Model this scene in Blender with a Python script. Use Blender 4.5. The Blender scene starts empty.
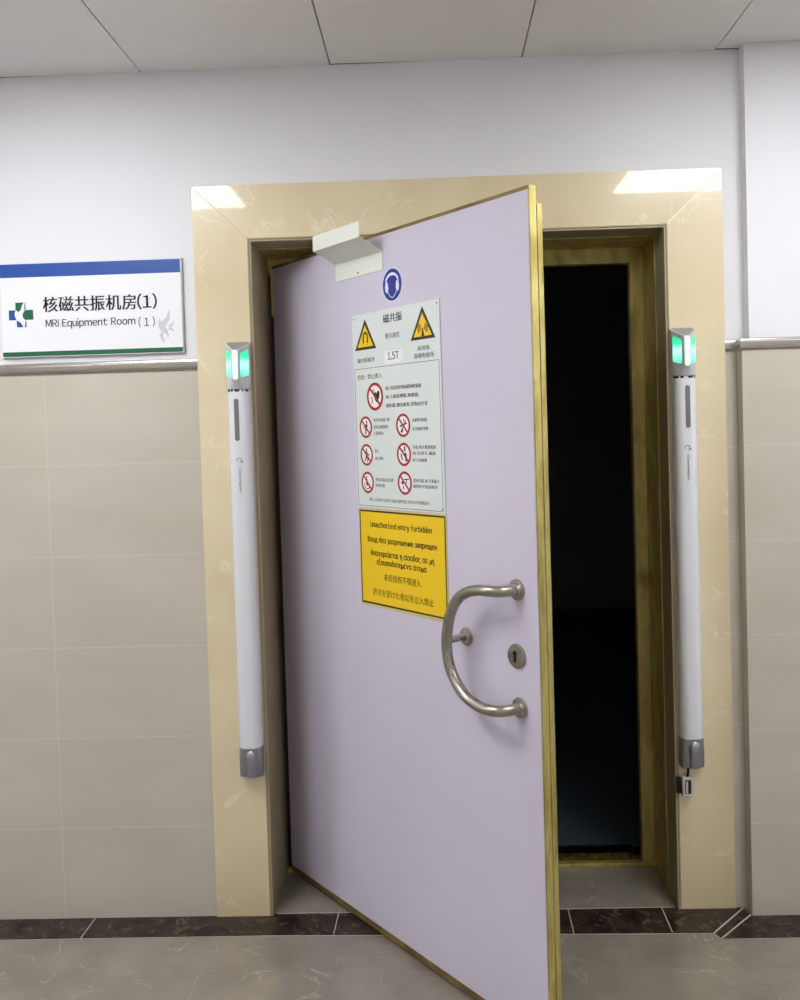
import bpy, math, random
from mathutils import Vector, Matrix

random.seed(7)
C = bpy.context.scene.collection
scene = bpy.context.scene

# ------------------------------------------------------------------ camera
F_PX, CAM_D, CAM_Z = 950.07, 2.9925, 1.5484
YAW, PITCH, ROLL = .0255, .0291, -.0294
cam_data = bpy.data.cameras.new('camera')
cam = bpy.data.objects.new('camera', cam_data)
C.objects.link(cam)
cam_data.sensor_fit = 'VERTICAL'
cam_data.sensor_height = 36.0
cam_data.lens = F_PX / 1000.0 * 36.0
cam_data.shift_x = -.00846
cam_data.shift_y = -.04277
cam_data.clip_start = .05
fw = Vector((-math.sin(YAW) * math.cos(PITCH), math.cos(YAW) * math.cos(PITCH), -math.sin(PITCH)))
rt = Vector((math.cos(YAW), math.sin(YAW), 0))
up = rt.cross(fw)
r2 = rt * math.cos(ROLL) + up * math.sin(ROLL)
u2 = -rt * math.sin(ROLL) + up * math.cos(ROLL)
cam.matrix_world = Matrix(((r2.x, u2.x, -fw.x, 0), (r2.y, u2.y, -fw.y, -CAM_D), (r2.z, u2.z, -fw.z, CAM_Z), (0, 0, 0, 1)))
scene.camera = cam

# ------------------------------------------------------------------ world, light level, exposure
world = bpy.data.worlds.new('world')
scene.world = world
world.use_nodes = True
world.node_tree.nodes['Background'].inputs[0].default_value = (.9, .95, 1, 1)
world.node_tree.nodes['Background'].inputs[1].default_value = .02
PANEL_STRENGTH = 14.0
REAR_FILL_STRENGTH = 7.0
PANEL_COLOR = (.965, .985, 1.0)
scene.view_settings.view_transform = 'Standard'
scene.view_settings.look = 'None'
scene.view_settings.exposure = 0.0
scene.view_settings.gamma = 1.0
scene.view_settings.use_curve_mapping = False

# ------------------------------------------------------------------ measured geometry (metres)
CEIL = 2.699
ANG = .9043                      # door leaf opening angle
HX, HY = -.5375, .3023           # hinge corner
OXL, OXR, OZT = -.5531, .7384, 2.1538     # marble opening
SXL, SXR, SZT = -.7351, .9205, 2.3315     # marble surround
LX0, LX1, LY0, LY1 = -4.0, 4.0, -4.2, 0.0   # corridor
YP = .016                        # plaster plane
YT = .006                        # tile plane

# ------------------------------------------------------------------ materials
def srgb(r, g, b):
    def f(c):
        c /= 255.0
        return c / 12.92 if c <= .04045 else ((c + .055) / 1.055) ** 2.4
    return (f(r), f(g), f(b), 1)

def mat(name, color, rough=.5, metal=0.0, coat=0.0, emit=None, strength=0.0, spec=.5):
    m = bpy.data.materials.new(name)
    m.use_nodes = True
    b = m.node_tree.nodes['Principled BSDF']
    b.inputs['Base Color'].default_value = color if len(color) == 4 else (*color, 1)
    b.inputs['Roughness'].default_value = rough
    b.inputs['Metallic'].default_value = metal
    b.inputs['Coat Weight'].default_value = coat
    b.inputs['Coat Roughness'].default_value = .03
    b.inputs['Specular IOR Level'].default_value = spec
    if emit:
        b.inputs['Emission Color'].default_value = (*emit, 1)
        b.inputs['Emission Strength'].default_value = strength
    return m

def nodes_of(m):
    return m.node_tree.nodes, m.node_tree.links, m.node_tree.nodes['Principled BSDF']

def mottled(name, c1, c2, scale=6, detail=6, rough=.5, metal=0.0, coat=0.0, spec=.5, rough2=None, bump=0.0, stretch=(1, 1, 1), lo=.35, hi=.65, distortion=0.0):
    m = mat(name, c1, rough, metal, coat, spec=spec)
    n, l, b = nodes_of(m)
    tc = n.new('ShaderNodeTexCoord')
    mp = n.new('ShaderNodeMapping'); mp.inputs['Scale'].default_value = stretch
    l.new(tc.outputs['Object'], mp.inputs['Vector'])
    nz = n.new('ShaderNodeTexNoise'); nz.inputs['Scale'].default_value = scale
    nz.inputs['Detail'].default_value = detail; nz.inputs['Distortion'].default_value = distortion
    l.new(mp.outputs[0], nz.inputs['Vector'])
    rp = n.new('ShaderNodeValToRGB')
    rp.color_ramp.elements[0].position = lo; rp.color_ramp.elements[0].color = c1
    rp.color_ramp.elements[1].position = hi; rp.color_ramp.elements[1].color = c2
    l.new(nz.outputs['Fac'], rp.inputs['Fac']); l.new(rp.outputs['Color'], b.inputs['Base Color'])
    if rough2 is not None:
        mr = n.new('ShaderNodeMapRange'); mr.inputs['From Min'].default_value = lo; mr.inputs['From Max'].default_value = hi
        mr.inputs['To Min'].default_value = rough; mr.inputs['To Max'].default_value = rough2
        l.new(nz.outputs['Fac'], mr.inputs['Value']); l.new(mr.outputs[0], b.inputs['Roughness'])
    if bump:
        bp = n.new('ShaderNodeBump'); bp.inputs['Strength'].default_value = bump; bp.inputs['Distance'].default_value = .01
        l.new(nz.outputs['Fac'], bp.inputs['Height']); l.new(bp.outputs[0], b.inputs['Normal'])
    return m

def marble(name, base1, base2, vein, rough, coat, cloud=1.6, vscale=2.2, width=.018, vstr=.7, gate=(.48, .62), offset=(0, 0, 0), spec=.5):
    """Clouded stone with broken thin veins."""
    m = mat(name, base1, rough, 0, coat, spec=spec)
    n, l, b = nodes_of(m)
    tc = n.new('ShaderNodeTexCoord')
    mp = n.new('ShaderNodeMapping'); mp.inputs['Location'].default_value = offset
    l.new(tc.outputs['Object'], mp.inputs['Vector'])
    n1 = n.new('ShaderNodeTexNoise'); n1.inputs['Scale'].default_value = cloud; n1.inputs['Detail'].default_value = 7
    n2 = n.new('ShaderNodeTexNoise'); n2.inputs['Scale'].default_value = vscale; n2.inputs['Detail'].default_value = 6
    n2.inputs['Distortion'].default_value = .8
    n3 = n.new('ShaderNodeTexNoise'); n3.inputs['Scale'].default_value = vscale * 1.3; n3.inputs['Detail'].default_value = 3
    for q in (n1, n2, n3): l.new(mp.outputs[0], q.inputs['Vector'])
    r1 = n.new('ShaderNodeValToRGB')
    r1.color_ramp.elements[0].position = .35; r1.color_ramp.elements[0].color = base1
    r1.color_ramp.elements[1].position = .65; r1.color_ramp.elements[1].color = base2
    l.new(n1.outputs['Fac'], r1.inputs['Fac'])
    s = n.new('ShaderNodeMath'); s.operation = 'SUBTRACT'; s.inputs[1].default_value = .5
    l.new(n2.outputs['Fac'], s.inputs[0])
    a = n.new('ShaderNodeMath'); a.operation = 'ABSOLUTE'; l.new(s.outputs[0], a.inputs[0])
    mr = n.new('ShaderNodeMapRange'); mr.inputs['From Min'].default_value = 0; mr.inputs['From Max'].default_value = width
    mr.inputs['To Min'].default_value = 1; mr.inputs['To Max'].default_value = 0
    l.new(a.outputs[0], mr.inputs['Value'])
    g = n.new('ShaderNodeMapRange'); g.inputs['From Min'].default_value = gate[0]; g.inputs['From Max'].default_value = gate[1]
    l.new(n3.outputs['Fac'], g.inputs['Value'])
    mu = n.new('ShaderNodeMath'); mu.operation = 'MULTIPLY'; l.new(mr.outputs[0], mu.inputs[0]); l.new(g.outputs[0], mu.inputs[1])
    mv = n.new('ShaderNodeMath'); mv.operation = 'MULTIPLY'; mv.inputs[1].default_value = vstr; l.new(mu.outputs[0], mv.inputs[0])
    mx = n.new('ShaderNodeMix'); mx.data_type = 'RGBA'
    l.new(mv.outputs[0], mx.inputs[0]); l.new(r1.outputs['Color'], mx.inputs[6]); mx.inputs[7].default_value = vein
    l.new(mx.outputs[2], b.inputs['Base Color'])
    return m

M = {}
M['plaster'] = mottled('white_plaster', srgb(229, 228, 232), srgb(232, 231, 236), 2, 3, .6)
M['ceiling'] = mottled('ceiling_panel', srgb(238, 235, 233), srgb(241, 238, 236), 3, 3, .45)
M['tile'] = mottled('taupe_wall_tile', srgb(194, 187, 173), srgb(202, 195, 182), 2.4, 7, .28, spec=.4, stretch=(1, 1, 2.5))
M['grout_wall'] = mat('pale_wall_grout', srgb(211, 204, 191), .7)
M['marble'] = marble('cream_marble', srgb(222, 205, 167), srgb(234, 219, 184), srgb(250, 242, 220), .22, .8, 2.2, 5.0, .016, .5, (.50, .60))
M['marble_r'] = marble('cream_marble_side', srgb(222, 205, 167), srgb(234, 219, 184), srgb(250, 242, 220), .22, .8, 2.2, 5.0, .016, .5, (.50, .60), (3.1, 0, 7.7))
M['marble_l'] = marble('cream_marble_edge', srgb(222, 205, 167), srgb(234, 219, 184), srgb(250, 242, 220), .22, .8, 2.2, 5.0, .016, .5, (.50, .60), (9.1, 0, 1.7))
M['reveal'] = mottled('taupe_reveal_lining', srgb(154, 140, 109), srgb(164, 150, 119), 5, 5, .4)
M['marble_edge'] = mat('marble_profile', srgb(176, 162, 130), .35)
M['joint'] = mat('marble_miter_joint', srgb(238, 226, 200), .5)
M['floor'] = marble('grey_floor_marble', srgb(134, 126, 115), srgb(150, 142, 130), srgb(192, 184, 172), .22, .2, 5, 5.5, .010, .45, (.48, .6))
M['floor_joint'] = mat('floor_joint', srgb(158, 150, 138), .5)
M['band'] = marble('dark_brown_marble', srgb(30, 23, 22), srgb(62, 49, 43), srgb(140, 118, 98), .3, 0, 16, 16, .03, .55, (.42, .55), spec=.25)
M['band_joint'] = mat('band_joint', srgb(190, 180, 172), .5)
M['chrome'] = mat('polished_steel_trim', srgb(205, 200, 192), .2, 1.0)
M['steel'] = mottled('brushed_steel', srgb(160, 155, 143), srgb(176, 171, 160), 30, 3, .27, 1.0, rough2=.36)
M['steel_dark'] = mat('dark_keyway', srgb(40, 36, 32), .4, .6)
M["lilac"] = mottled("lilac_door_laminate", srgb(212, 205, 222), srgb(216, 209, 226), 2, 4, .33, spec=.45)
M['brass'] = mottled('smudged_brass', srgb(204, 190, 118), srgb(164, 146, 78), 14, 8, .36, .6, rough2=.5, stretch=(2.5, 2.5, .7), lo=.38, hi=.7, distortion=.6)
M['brass_lining'] = mottled('brass_lining', srgb(196, 182, 116), srgb(146, 126, 70), 9, 8, .34, .45, rough2=.5, stretch=(2, 2, .8), lo=.35, hi=.75, distortion=.8)
M['brass_shaded'] = mottled('brass_dark_reflection', srgb(150, 128, 74), srgb(112, 90, 50), 12, 6, .4, .4, stretch=(1, 1, 3))  # browner copy of the brass, a dark room's reflection put into the colour
M['finger'] = mottled('finger_strip', srgb(120, 100, 60), srgb(60, 48, 28), 60, 4, .35, 1.0)
M['white_metal'] = mat('cream_powder_coat', srgb(236, 238, 228), .4)
M['white_plastic'] = mat('white_plastic', srgb(226, 228, 234), .3, coat=.3)
M['silver_plastic'] = mat('silver_plastic', srgb(206, 204, 206), .35, .2)
M['top_facet'] = mat('grey_speckled_facet', srgb(150, 146, 148), .5, .3)
M['cap'] = mat('grey_metallic_cap', srgb(150, 150, 158), .33, .55)
M['slot'] = mat('dark_slot', srgb(118, 118, 116), .5)
M['black'] = mat('black_plastic', srgb(28, 26, 26), .5)
M['logo_grey'] = mat('grey_print', srgb(132, 132, 140), .6)
M['sign_white'] = mat('white_sign_face', srgb(240, 240, 244), .3)
M['plate_white'] = mat('white_plate', srgb(226, 233, 230), .3)
M['label_white'] = mat('white_label', srgb(242, 244, 243), .4)
M['sign_side'] = mat('silver_sign_edge', srgb(170, 168, 170), .35, .6)
M['sign_blue'] = mat('blue_print', srgb(34, 78, 160), .35)
M['sign_green'] = mat('green_print', srgb(22, 98, 66), .35)
M['ink'] = mat('black_ink', srgb(34, 32, 36), .6)
M['ink_grey'] = mat('grey_ink', srgb(62, 63, 66), .6)
M['ink_light'] = mat('pale_grey_ink', srgb(205, 205, 210), .6)
M['red'] = mat('red_ink', srgb(176, 26, 34), .5)
M['yellow'] = mat('yellow_print', srgb(248, 208, 20), .35)
M['yellow_lip'] = mat('pale_yellow_edge', srgb(222, 206, 140), .4)
M['ink_brown'] = mat('brown_black_ink', srgb(58, 34, 12), .5)
M['ink_olive'] = mat('olive_ink', srgb(122, 92, 18), .5)
M['blue'] = mat('deep_blue_sticker', srgb(8, 36, 150), .35)
M['white_print'] = mat('white_print', srgb(236, 242, 250), .4)
M['room'] = mat('dark_room_wall', (.3, .28, .36), .8, spec=.1)
M['room_floor'] = mat('dark_blue_room_floor', (.06, .085, .115), .6, spec=.2)
M['far_wall'] = mat('far_wall_plaster', srgb(232, 230, 230), .7)
M['gap'] = mat('ceiling_gap', srgb(60, 56, 54), .8)
M['rubber'] = mat('black_cable', srgb(20, 18, 18), .5)
M['light_frame'] = mat('light_frame', srgb(230, 230, 230), .4)
M['panel'] = mat('lit_diffuser', (.9, .9, .9), .5, emit=PANEL_COLOR, strength=PANEL_STRENGTH)
M['panel_fill'] = mat('rear_fill_diffuser', (.9, .9, .9), .5, emit=PANEL_COLOR, strength=REAR_FILL_STRENGTH)
M['spine'] = mat('glowing_spine', (.85, .95, .93), .3, emit=(.45, 1.0, .72), strength=.42)

def green_window():
    m = mat('green_lamp_window', (.02, .5, .25), .15)
    n, l, b = nodes_of(m)
    tc = n.new('ShaderNodeTexCoord')
    sp = n.new('ShaderNodeSeparateXYZ'); l.new(tc.outputs['Generated'], sp.inputs[0])
    rp = n.new('ShaderNodeValToRGB'); e = rp.color_ramp.elements
    e[0].position = 0; e[0].color = (.05, .75, .42, 1)
    e[1].position = 1; e[1].color = (0, .55, .17, 1)
    for p, c in ((.22, (.28, .95, .70, 1)), (.48, (.55, 1, .86, 1)), (.72, (.04, .75, .36, 1))):
        q = e.new(p); q.color = c
    l.new(sp.outputs['Z'], rp.inputs['Fac'])
    l.new(rp.outputs['Color'], b.inputs['Emission Color'])
    b.inputs['Emission Strength'].default_value = 1.25
    return m
M['green'] = green_window()

# ------------------------------------------------------------------ helpers
class MB:
    def __init__(s): s.v = []; s.f = []; s.m = []
    def add(s, vs, fs, mi=0):
        o = len(s.v); s.v += [tuple(p) for p in vs]
        s.f += [tuple(i + o for i in f) for f in fs]; s.m += [mi] * len(fs)
        return s
    def box(s, x0, x1, y0, y1, z0, z1, mi=0):
        return s.add([(x0, y0, z0), (x1, y0, z0), (x1, y1, z0), (x0, y1, z0), (x0, y0, z1), (x1, y0, z1), (x1, y1, z1), (x0, y1, z1)],
                     [(0, 3, 2, 1), (4, 5, 6, 7), (0, 1, 5, 4), (1, 2, 6, 5), (2, 3, 7, 6), (3, 0, 4, 7)], mi)
    def plate(s, pts, y0, y1, mi=0):
        """outline pts (x,z) counter-clockwise seen from the front (-y); y0 front, y1 back"""
        a = sum(pts[i][0] * pts[(i + 1) % len(pts)][1] - pts[(i + 1) % len(pts)][0] * pts[i][1] for i in range(len(pts)))
        if a < 0: pts = pts[::-1]
        n = len(pts)
        vs = [(x, y0, z) for x, z in pts] + [(x, y1, z) for x, z in pts]
        fs = [tuple(range(n)), tuple(range(2 * n - 1, n - 1, -1))] + [(i, i + n, (i + 1) % n + n, (i + 1) % n) for i in range(n)]
        return s.add(vs, fs, mi)
    def slab(s, pts, z0, z1, mi=0):
        """outline pts (x,y) extruded in z"""
        a = sum(pts[i][0] * pts[(i + 1) % len(pts)][1] - pts[(i + 1) % len(pts)][0] * pts[i][1] for i in range(len(pts)))
        if a < 0: pts = pts[::-1]
        n = len(pts)
        vs = [(x, y, z0) for x, y in pts] + [(x, y, z1) for x, y in pts]
        fs = [tuple(range(n - 1, -1, -1)), tuple(range(n, 2 * n))] + [(i, (i + 1) % n, (i + 1) % n + n, i + n) for i in range(n)]
        return s.add(vs, fs, mi)
    def ring(s, cx, cz, ro, ri, y0, y1, n=48, mi=0):
        vs = []
        for k in range(n):
            a = 2 * math.pi * k / n; c, d = math.cos(a), math.sin(a)
            vs += [(cx + ro * c, y0, cz + ro * d), (cx + ri * c, y0, cz + ri * d), (cx + ro * c, y1, cz + ro * d), (cx + ri * c, y1, cz + ri * d)]
        fs = []
        for k in range(n):
            a = 4 * k; b = 4 * ((k + 1) % n)
            fs += [(a, b, b + 1, a + 1), (a, a + 2, b + 2, b), (a + 1, b + 1, b + 3, a + 3), (a + 2, a + 3, b + 3, b + 2)]
        return s.add(vs, fs, mi)
    def loft(s, rings, mi=0, cap=True):
        n = len(rings[0]); vs = [p for r in rings for p in r]; fs = []
        for k in range(len(rings) - 1):
            for i in range(n):
                j = (i + 1) % n
                fs.append((k * n + i, k * n + j, (k + 1) * n + j, (k + 1) * n + i))
        if cap:
            fs.append(tuple(range(n - 1, -1, -1))); fs.append(tuple(range((len(rings) - 1) * n, len(rings) * n)))
        return s.add(vs, fs, mi)
    def lathe(s, prof, cx, cz, n=40, mi=0):
        """profile (radius, y) turned about the y axis through (cx,cz)"""
        rings = [[(cx + r * math.cos(2 * math.pi * k / n), y, cz + r * math.sin(2 * math.pi * k / n)) for k in range(n)] for r, y in prof]
        return s.loft(rings, mi)
    def tube(s, path, r, n=20, mi=0):
        path = [Vector(p) for p in path]; rings = []; u = None
        for i, p in enumerate(path):
            t = (path[min(i + 1, len(path) - 1)] - path[max(i - 1, 0)]).normalized()
            if u is None:
                u = t.cross(Vector((0, 0, 1)))
                if u.length < .1: u = t.cross(Vector((1, 0, 0)))
            u = (u - t * u.dot(t)).normalized(); w = t.cross(u)
            rings.append([tuple(p + (u * math.cos(2 * math.pi * k / n) + w * math.sin(2 * math.pi * k / n)) * r) for k in range(n)])
        return s.loft(rings, mi)
    def build(s, name, mats, parent=None, smooth=False, bevel=0.0, seg=2):
        me = bpy.data.meshes.new(name)
        me.from_pydata(s.v, [], s.f)
        if not isinstance(mats, (list, tuple)): mats = [mats]
        for m in mats: me.materials.append(m)
        for p, mi in zip(me.polygons, s.m): p.material_index = mi
        import bmesh
        bm = bmesh.new(); bm.from_mesh(me); bmesh.ops.recalc_face_normals(bm, faces=bm.faces); bm.to_mesh(me); bm.free()
        if smooth:
            for p in me.polygons: p.use_smooth = True
            me.set_sharp_from_angle(angle=math.radians(38))
        o = bpy.data.objects.new(name, me); C.objects.link(o)
        if parent: o.parent = parent
        if bevel:
            bv = o.modifiers.new('bevel', 'BEVEL'); bv.width = bevel; bv.segments = seg; bv.limit_method = 'ANGLE'; bv.angle_limit = math.radians(40)
        return o

def tag(o, label, cat, group=None, kind=None):
    o['label'] = label; o['category'] = cat
    if group: o['group'] = group
    if kind: o['kind'] = kind
    return o

def empty(name, loc, rz, label, cat, group=None, kind=None):
    o = bpy.data.objects.new(name, None); C.objects.link(o)
    o.location = loc; o.rotation_euler = (0, 0, rz); o.empty_display_size = .1
    return tag(o, label, cat, group, kind)

def circle(cx, cz, r, n=40, rx=None):
    rx = rx or r
    return [(cx + rx * math.cos(2 * math.pi * k / n), cz + r * math.sin(2 * math.pi * k / n)) for k in range(n)]

def rrect(x0, x1, z0, z1, r, n=6):
    pts = []
    for cx, cz, a0 in ((x1 - r, z1 - r, 0), (x0 + r, z1 - r, 90), (x0 + r, z0 + r, 180), (x1 - r, z0 + r, 270)):
        for k in range(n + 1):
            a = math.radians(a0 + 90 * k / n); pts.append((cx + r * math.cos(a), cz + r * math.sin(a)))
    return pts

def spline(pts, sub=8):
    P = [Vector(p) for p in pts]; P = [P[0] * 2 - P[1]] + P + [P[-1] * 2 - P[-2]]; out = []
    for i in range(1, len(P) - 2):
        for k in range(sub):
            t = k / sub; a, b, c, d = P[i - 1:i + 3]
            out.append(.5 * ((2 * b) + (c - a) * t + (2 * a - 5 * b + 4 * c - d) * t * t + (3 * b - a - 3 * c + d) * t ** 3))
    out.append(P[-2]); return out

_glyphs = {}
def glyph(ch):
    """mesh data (verts, faces) of one character in em units; plain latin is taken in its full-width form"""
    if ch in _glyphs: return _glyphs[ch]
    sub = {'е': ('e', 1, 1), 'н': ('H', .74, 1), 'π': ('п', 1, 1), 'я': ('R', .74, -1)}
    if ch in sub:
        c3, k, mir = sub[ch]; gv, gf = glyph(c3)
        _glyphs[ch] = ([(px * k * mir, py * k) for px, py in gv], gf); return _glyphs[ch]
    if ch == 'I':
        gv, gf = glyph('H'); t_ = max(p[1] for p in gv); b_ = min(p[1] for p in gv)
        _glyphs[ch] = ([(0, b_), (.075, b_), (.075, t_), (0, t_)], [(0, 1, 2, 3)]); return _glyphs[ch]
    c2 = chr(ord(ch) + 0xFEE0) if 33 <= ord(ch) <= 126 else ch
    cu = bpy.data.curves.new('t', 'FONT'); cu.body = c2; cu.size = 1
    ob = bpy.data.objects.new('t', cu); C.objects.link(ob)
    dg = bpy.context.evaluated_depsgraph_get(); dg.update()
    me = bpy.data.meshes.new_from_object(ob.evaluated_get(dg))
    g = ([(v.co.x, v.co.y) for v in me.vertices], [tuple(p.vertices) for p in me.polygons])
    bpy.data.objects.remove(ob); bpy.data.curves.remove(cu); bpy.data.meshes.remove(me)
    _glyphs[ch] = g
    return g

def text(body, x0, x1, z0, z1, y, m, parent, bold=0.0, name='lettering', vertical=False, track=.09):
    """print `body` so that its ink fills x0..x1, z0..z1 on the plane y (front = -y); bold = extra stroke in em"""
    V = []; Fc = []; pen = 0.0
    for ch in body:
        if ch == ' ': pen += .36; continue
        gv, gf = glyph(ch)
        if not gv: pen += .5; continue
        lo = min(p[0] for p in gv); hi = max(p[0] for p in gv)
        wide = ord(ch) > 0x2E80
        if wide: base = pen - .5 * 0 ; dx = pen + max(0, (0.9 - (hi - lo)) / 2) - lo; adv = max(.9, hi - lo) + .08
        else: dx = pen - lo; adv = (hi - lo) + track
        if ch in '、,:': dx = pen - lo; adv = .42
        for sx in ((0,) if not bold else (-bold, 0, bold)):
            o = len(V)
            V += [(px + dx + sx, py) for px, py in gv]; Fc += [tuple(k + o for k in f_) for f_ in gf]
        pen += adv
    ax, bx_ = min(p[0] for p in V), max(p[0] for p in V); ay, by = min(p[1] for p in V), max(p[1] for p in V)
    out = []
    for px, py in V:
        u = (px - ax) / (bx_ - ax); w = (py - ay) / (by - ay)
        out.append((x0 + (x1 - x0) * w, y, z1 - (z1 - z0) * u) if vertical else (x0 + (x1 - x0) * u, y, z0 + (z1 - z0) * w))
    me = bpy.data.meshes.new(name); me.from_pydata(out, [], Fc); me.materials.append(m)
    o = bpy.data.objects.new(name, me); C.objects.link(o); o.parent = parent
    return o

# ================================================================== THE SETTING
def struct(name, mb, mats, label, cat, **k):
    o = mb.build(name, mats, **k); return tag(o, label, cat, kind='structure')

# --- floor of the corridor: slabs, joints and the dark border in one mesh
f = MB()
f.box(LX0, LX1, LY0, .305, -.05, 0, 0)
J = .0006
def strip(mb, a, b, w, z, mi, z0=.0002):
    a = Vector(a); b = Vector(b); d = (b - a).normalized(); q = Vector((-d.y, d.x)) * w / 2
    mb.slab([tuple(a - q), tuple(b - q), tuple(b + q), tuple(a + q)], z0, z, mi)
for yy in (-.328, -1.128, -1.928, -2.728, -3.528): strip(f, (LX0, yy), (LX1, yy), .0014, J, 1)
for xx in [.885 + .8 * k for k in range(-6, 4)]: strip(f, (xx, LY0), (xx, -.328), .0012, J, 1)
band = [(LX0, .014), (.944, .014), (.944, 0.004), (.8045, -.146), (-.575, -.119), (LX0, -.123)]
f.slab(band, .0002, .0012, 2)
f.slab([(.944, .0035), (.952, -.044), (.818, -.178), (.8045, -.146)], .0002, .0012, 2)
f.slab([(.954, -.044), (LX1, -.044), (LX1, -.182), (.820, -.178)], .0002, .0012, 2)
for x in (-3.4, -2.65, -1.9, -1.134, -.347, .388, .6855): strip(f, (x + .003, .012), (x, -.118 if x < 0 else -.136), .0032, .0022, 3, .0008)
strip(f, (LX0, -.1225), (-.575, -.1195), .002, .0018, 3, .0008)
strip(f, (-.575, -.1195), (.8045, -.1465), .003, .0018, 3, .0008)
strip(f, (.944, .003), (.8055, -.1475), .0045, .0024, 3, .0008)
strip(f, (.952, -.042), (.8185, -.179), .0045, .0024, 3, .0008)
strip(f, (.8055, -.1475), (.8185, -.179), .004, .0024, 3, .0008)
strip(f, (.82, -.179), (LX1, -.183), .002, .0018, 3, .0008)
strip(f, (OXL + .01, .0145), (OXR - .01, .0145), .003, .0018, 3, .0008)
struct('floor', f, [M['floor'], M['floor_joint'], M['band'], M['band_joint']], 'polished grey marble floor with a dark brown marble border along the wall', 'floor')

# --- door wall: plaster in three blocks with the opening left free
w = MB()
w.box(LX0, SXL + .02, YP, .33, 0, CEIL)
w.box(SXR - .02, LX1, YP, .33, 0, CEIL)
w.box(SXL + .02, SXR - .02, YP, .33, SZT - .02, CEIL)
w.box(SXL + .02, OXL - .03, .03, .33, 0, SZT - .02)
w.box(OXR + .03, SXR - .02, .03, .33, 0, SZT - .02)
w.box(OXL - .03, OXR + .03, .03, .33, OZT + .03, SZT - .02)
w.box(.985, LX1, -.030, YP, 0, CEIL)          # shallow pilaster at the right
struct('wall_front', w, M['plaster'], 'white plaster wall above the tiles, around the cream marble door surround', 'wall')

TILE_H = .2925
def joints(mb, x0, x1, y, zs, xs, z1):
    for z in zs: mb.box(x0, x1, y - .0004, y, z - .0014, z + .0014, 1)
    for x in xs: mb.box(x - .0013, x + .0013, y - .0004, y, 0, z1, 1)
t = MB()
t.box(LX0, SXL + .001, YT, YP - .0005, 0.0012, 1.757)
joints(t, LX0, SXL, YT, [.296, .588, .880, 1.173, 1.466], [-1.228 - .585 * k for k in range(0, 5)], 1.757)
struct('trim_1', t, [M['tile'], M['grout_wall']], 'taupe wall tiles below the steel rail, left of the door', 'tile cladding')
t = MB()
t.box(SXR - .001, .957, YT, YP - .0005, .0012, 1.763)
t.box(.957, LX1, -.046, YP - .0005, .0012, 1.763)
joints(t, SXR, .957, YT, [.298, .59, .88, 1.167, 1.465], [], 1.757)
joints(t, .957, LX1, -.046, [.293, .585, .882, 1.176, 1.47], [1.62, 2.2, 2.8, 3.4], 1.757)
struct('trim_2', t, [M['tile'], M['grout_wall']], 'taupe wall tiles on the shallow pilaster, right of the door', 'tile cladding')

# --- steel rail capping the tiles
PROF = [(-.004, 1.757), (.004, 1.7575), (.007, 1.762), (.0065, 1.776), (.0075, 1.780), (.005, 1.789), (-.004, 1.7935)]
def rail(path_fn, n, name, label, dz=0.0):
    mb = MB(); rings = [[path_fn(k, d) + (z + dz,) for d, z in PROF] for k in range(n)]
    mb.loft(rings); return struct(name, mb, M['chrome'], label, 'trim rail', smooth=True)
rail(lambda k, d: ((LX0, SXL)[k], YT - d), 2, 'trim_3', 'polished steel rail capping the tiles, left of the door')
rail(lambda k, d: [(SXR, YT - d), (.957 - d, YT - d), (.957 - d, -.046 - d), (LX1, -.046 - d)][k], 4, 'trim_4', 'polished steel rail capping the tiles and wrapping the pilaster, right of the door', .006)

# --- marble surround, mitred
E_ = .010
a = MB(); a.plate([(SXL, SZT), (SXR, SZT), (OXR + E_, OZT + E_), (OXL - E_, OZT + E_)], 0, .022)
surr = struct('trim_5', a, M['marble'], 'cream marble lintel slab over the door, mitred at both ends', 'door surround', bevel=.0012)
q = MB(); q.plate([(SXR - .002, SZT - .006), (SXR - .001, SZT - .001), (OXR + E_ - .001, OZT + E_ + .003), (OXR + E_ + .003, OZT + E_ - .001)], -.0003, .001); q.build('miter_joint', M['joint'], surr)
a = MB(); a.plate([(SXL, .0012), (OXL - E_, .0012), (OXL - E_, OZT + E_), (SXL, SZT)], 0, .022)
struct('trim_6', a, M['marble_l'], 'cream marble jamb slab on the left side of the door', 'door surround', bevel=.0012)
a = MB(); a.plate([(OXR + E_, .0012), (SXR, .0012), (SXR, SZT), (OXR + E_, OZT + E_)], 0, .022)
struct('trim_7', a, M['marble_r'], 'cream marble jamb slab on the right side of the door', 'door surround', bevel=.0012)

# --- ridged edge profile and stone lining of the reveal
e = MB()
def frame_u(mb, d, yo, y1, th, mi=0):
    """U shaped frame around the opening; inner edge at distance d outside the opening edge, thickness th"""
    mb.box(OXL - d - th, OXL - d, yo, y1, .0012, OZT + d + th, mi)
    mb.box(OXR + d, OXR + d + th, yo, y1, .0012, OZT + d + th, mi)
    mb.box(OXL - d, OXR + d, yo, y1, OZT + d, OZT + d + th, mi)
frame_u(e, 0, -.0005, .0199, .0042)
frame_u(e, .0042, .005, .0199, .0024)
frame_u(e, .0066, -.0005, .0199, .0033)
struct('trim_8', e, M['marble_edge'], 'narrow double ridge profile edging the door opening', 'door surround')
e = MB(); frame_u(e, 0, .02, .1203, .028); e.box(OXL - .004, OXL, .1203, .298, .0012, OZT)
struct('trim_9', e, M['reveal'], 'taupe stone lining of the door reveal', 'door reveal')

# --- brass frame
b = MB()
b.box(OXL - .032, OXL - .0041, .1204, .305, .0012, OZT)
b.box(OXR - .0035, OXR + .0245, .1204, .305, .0012, OZT + .0245)
b.box(OXL, OXR - .0035, .1204, .305, OZT - .0035, OZT + .0245)
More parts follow.
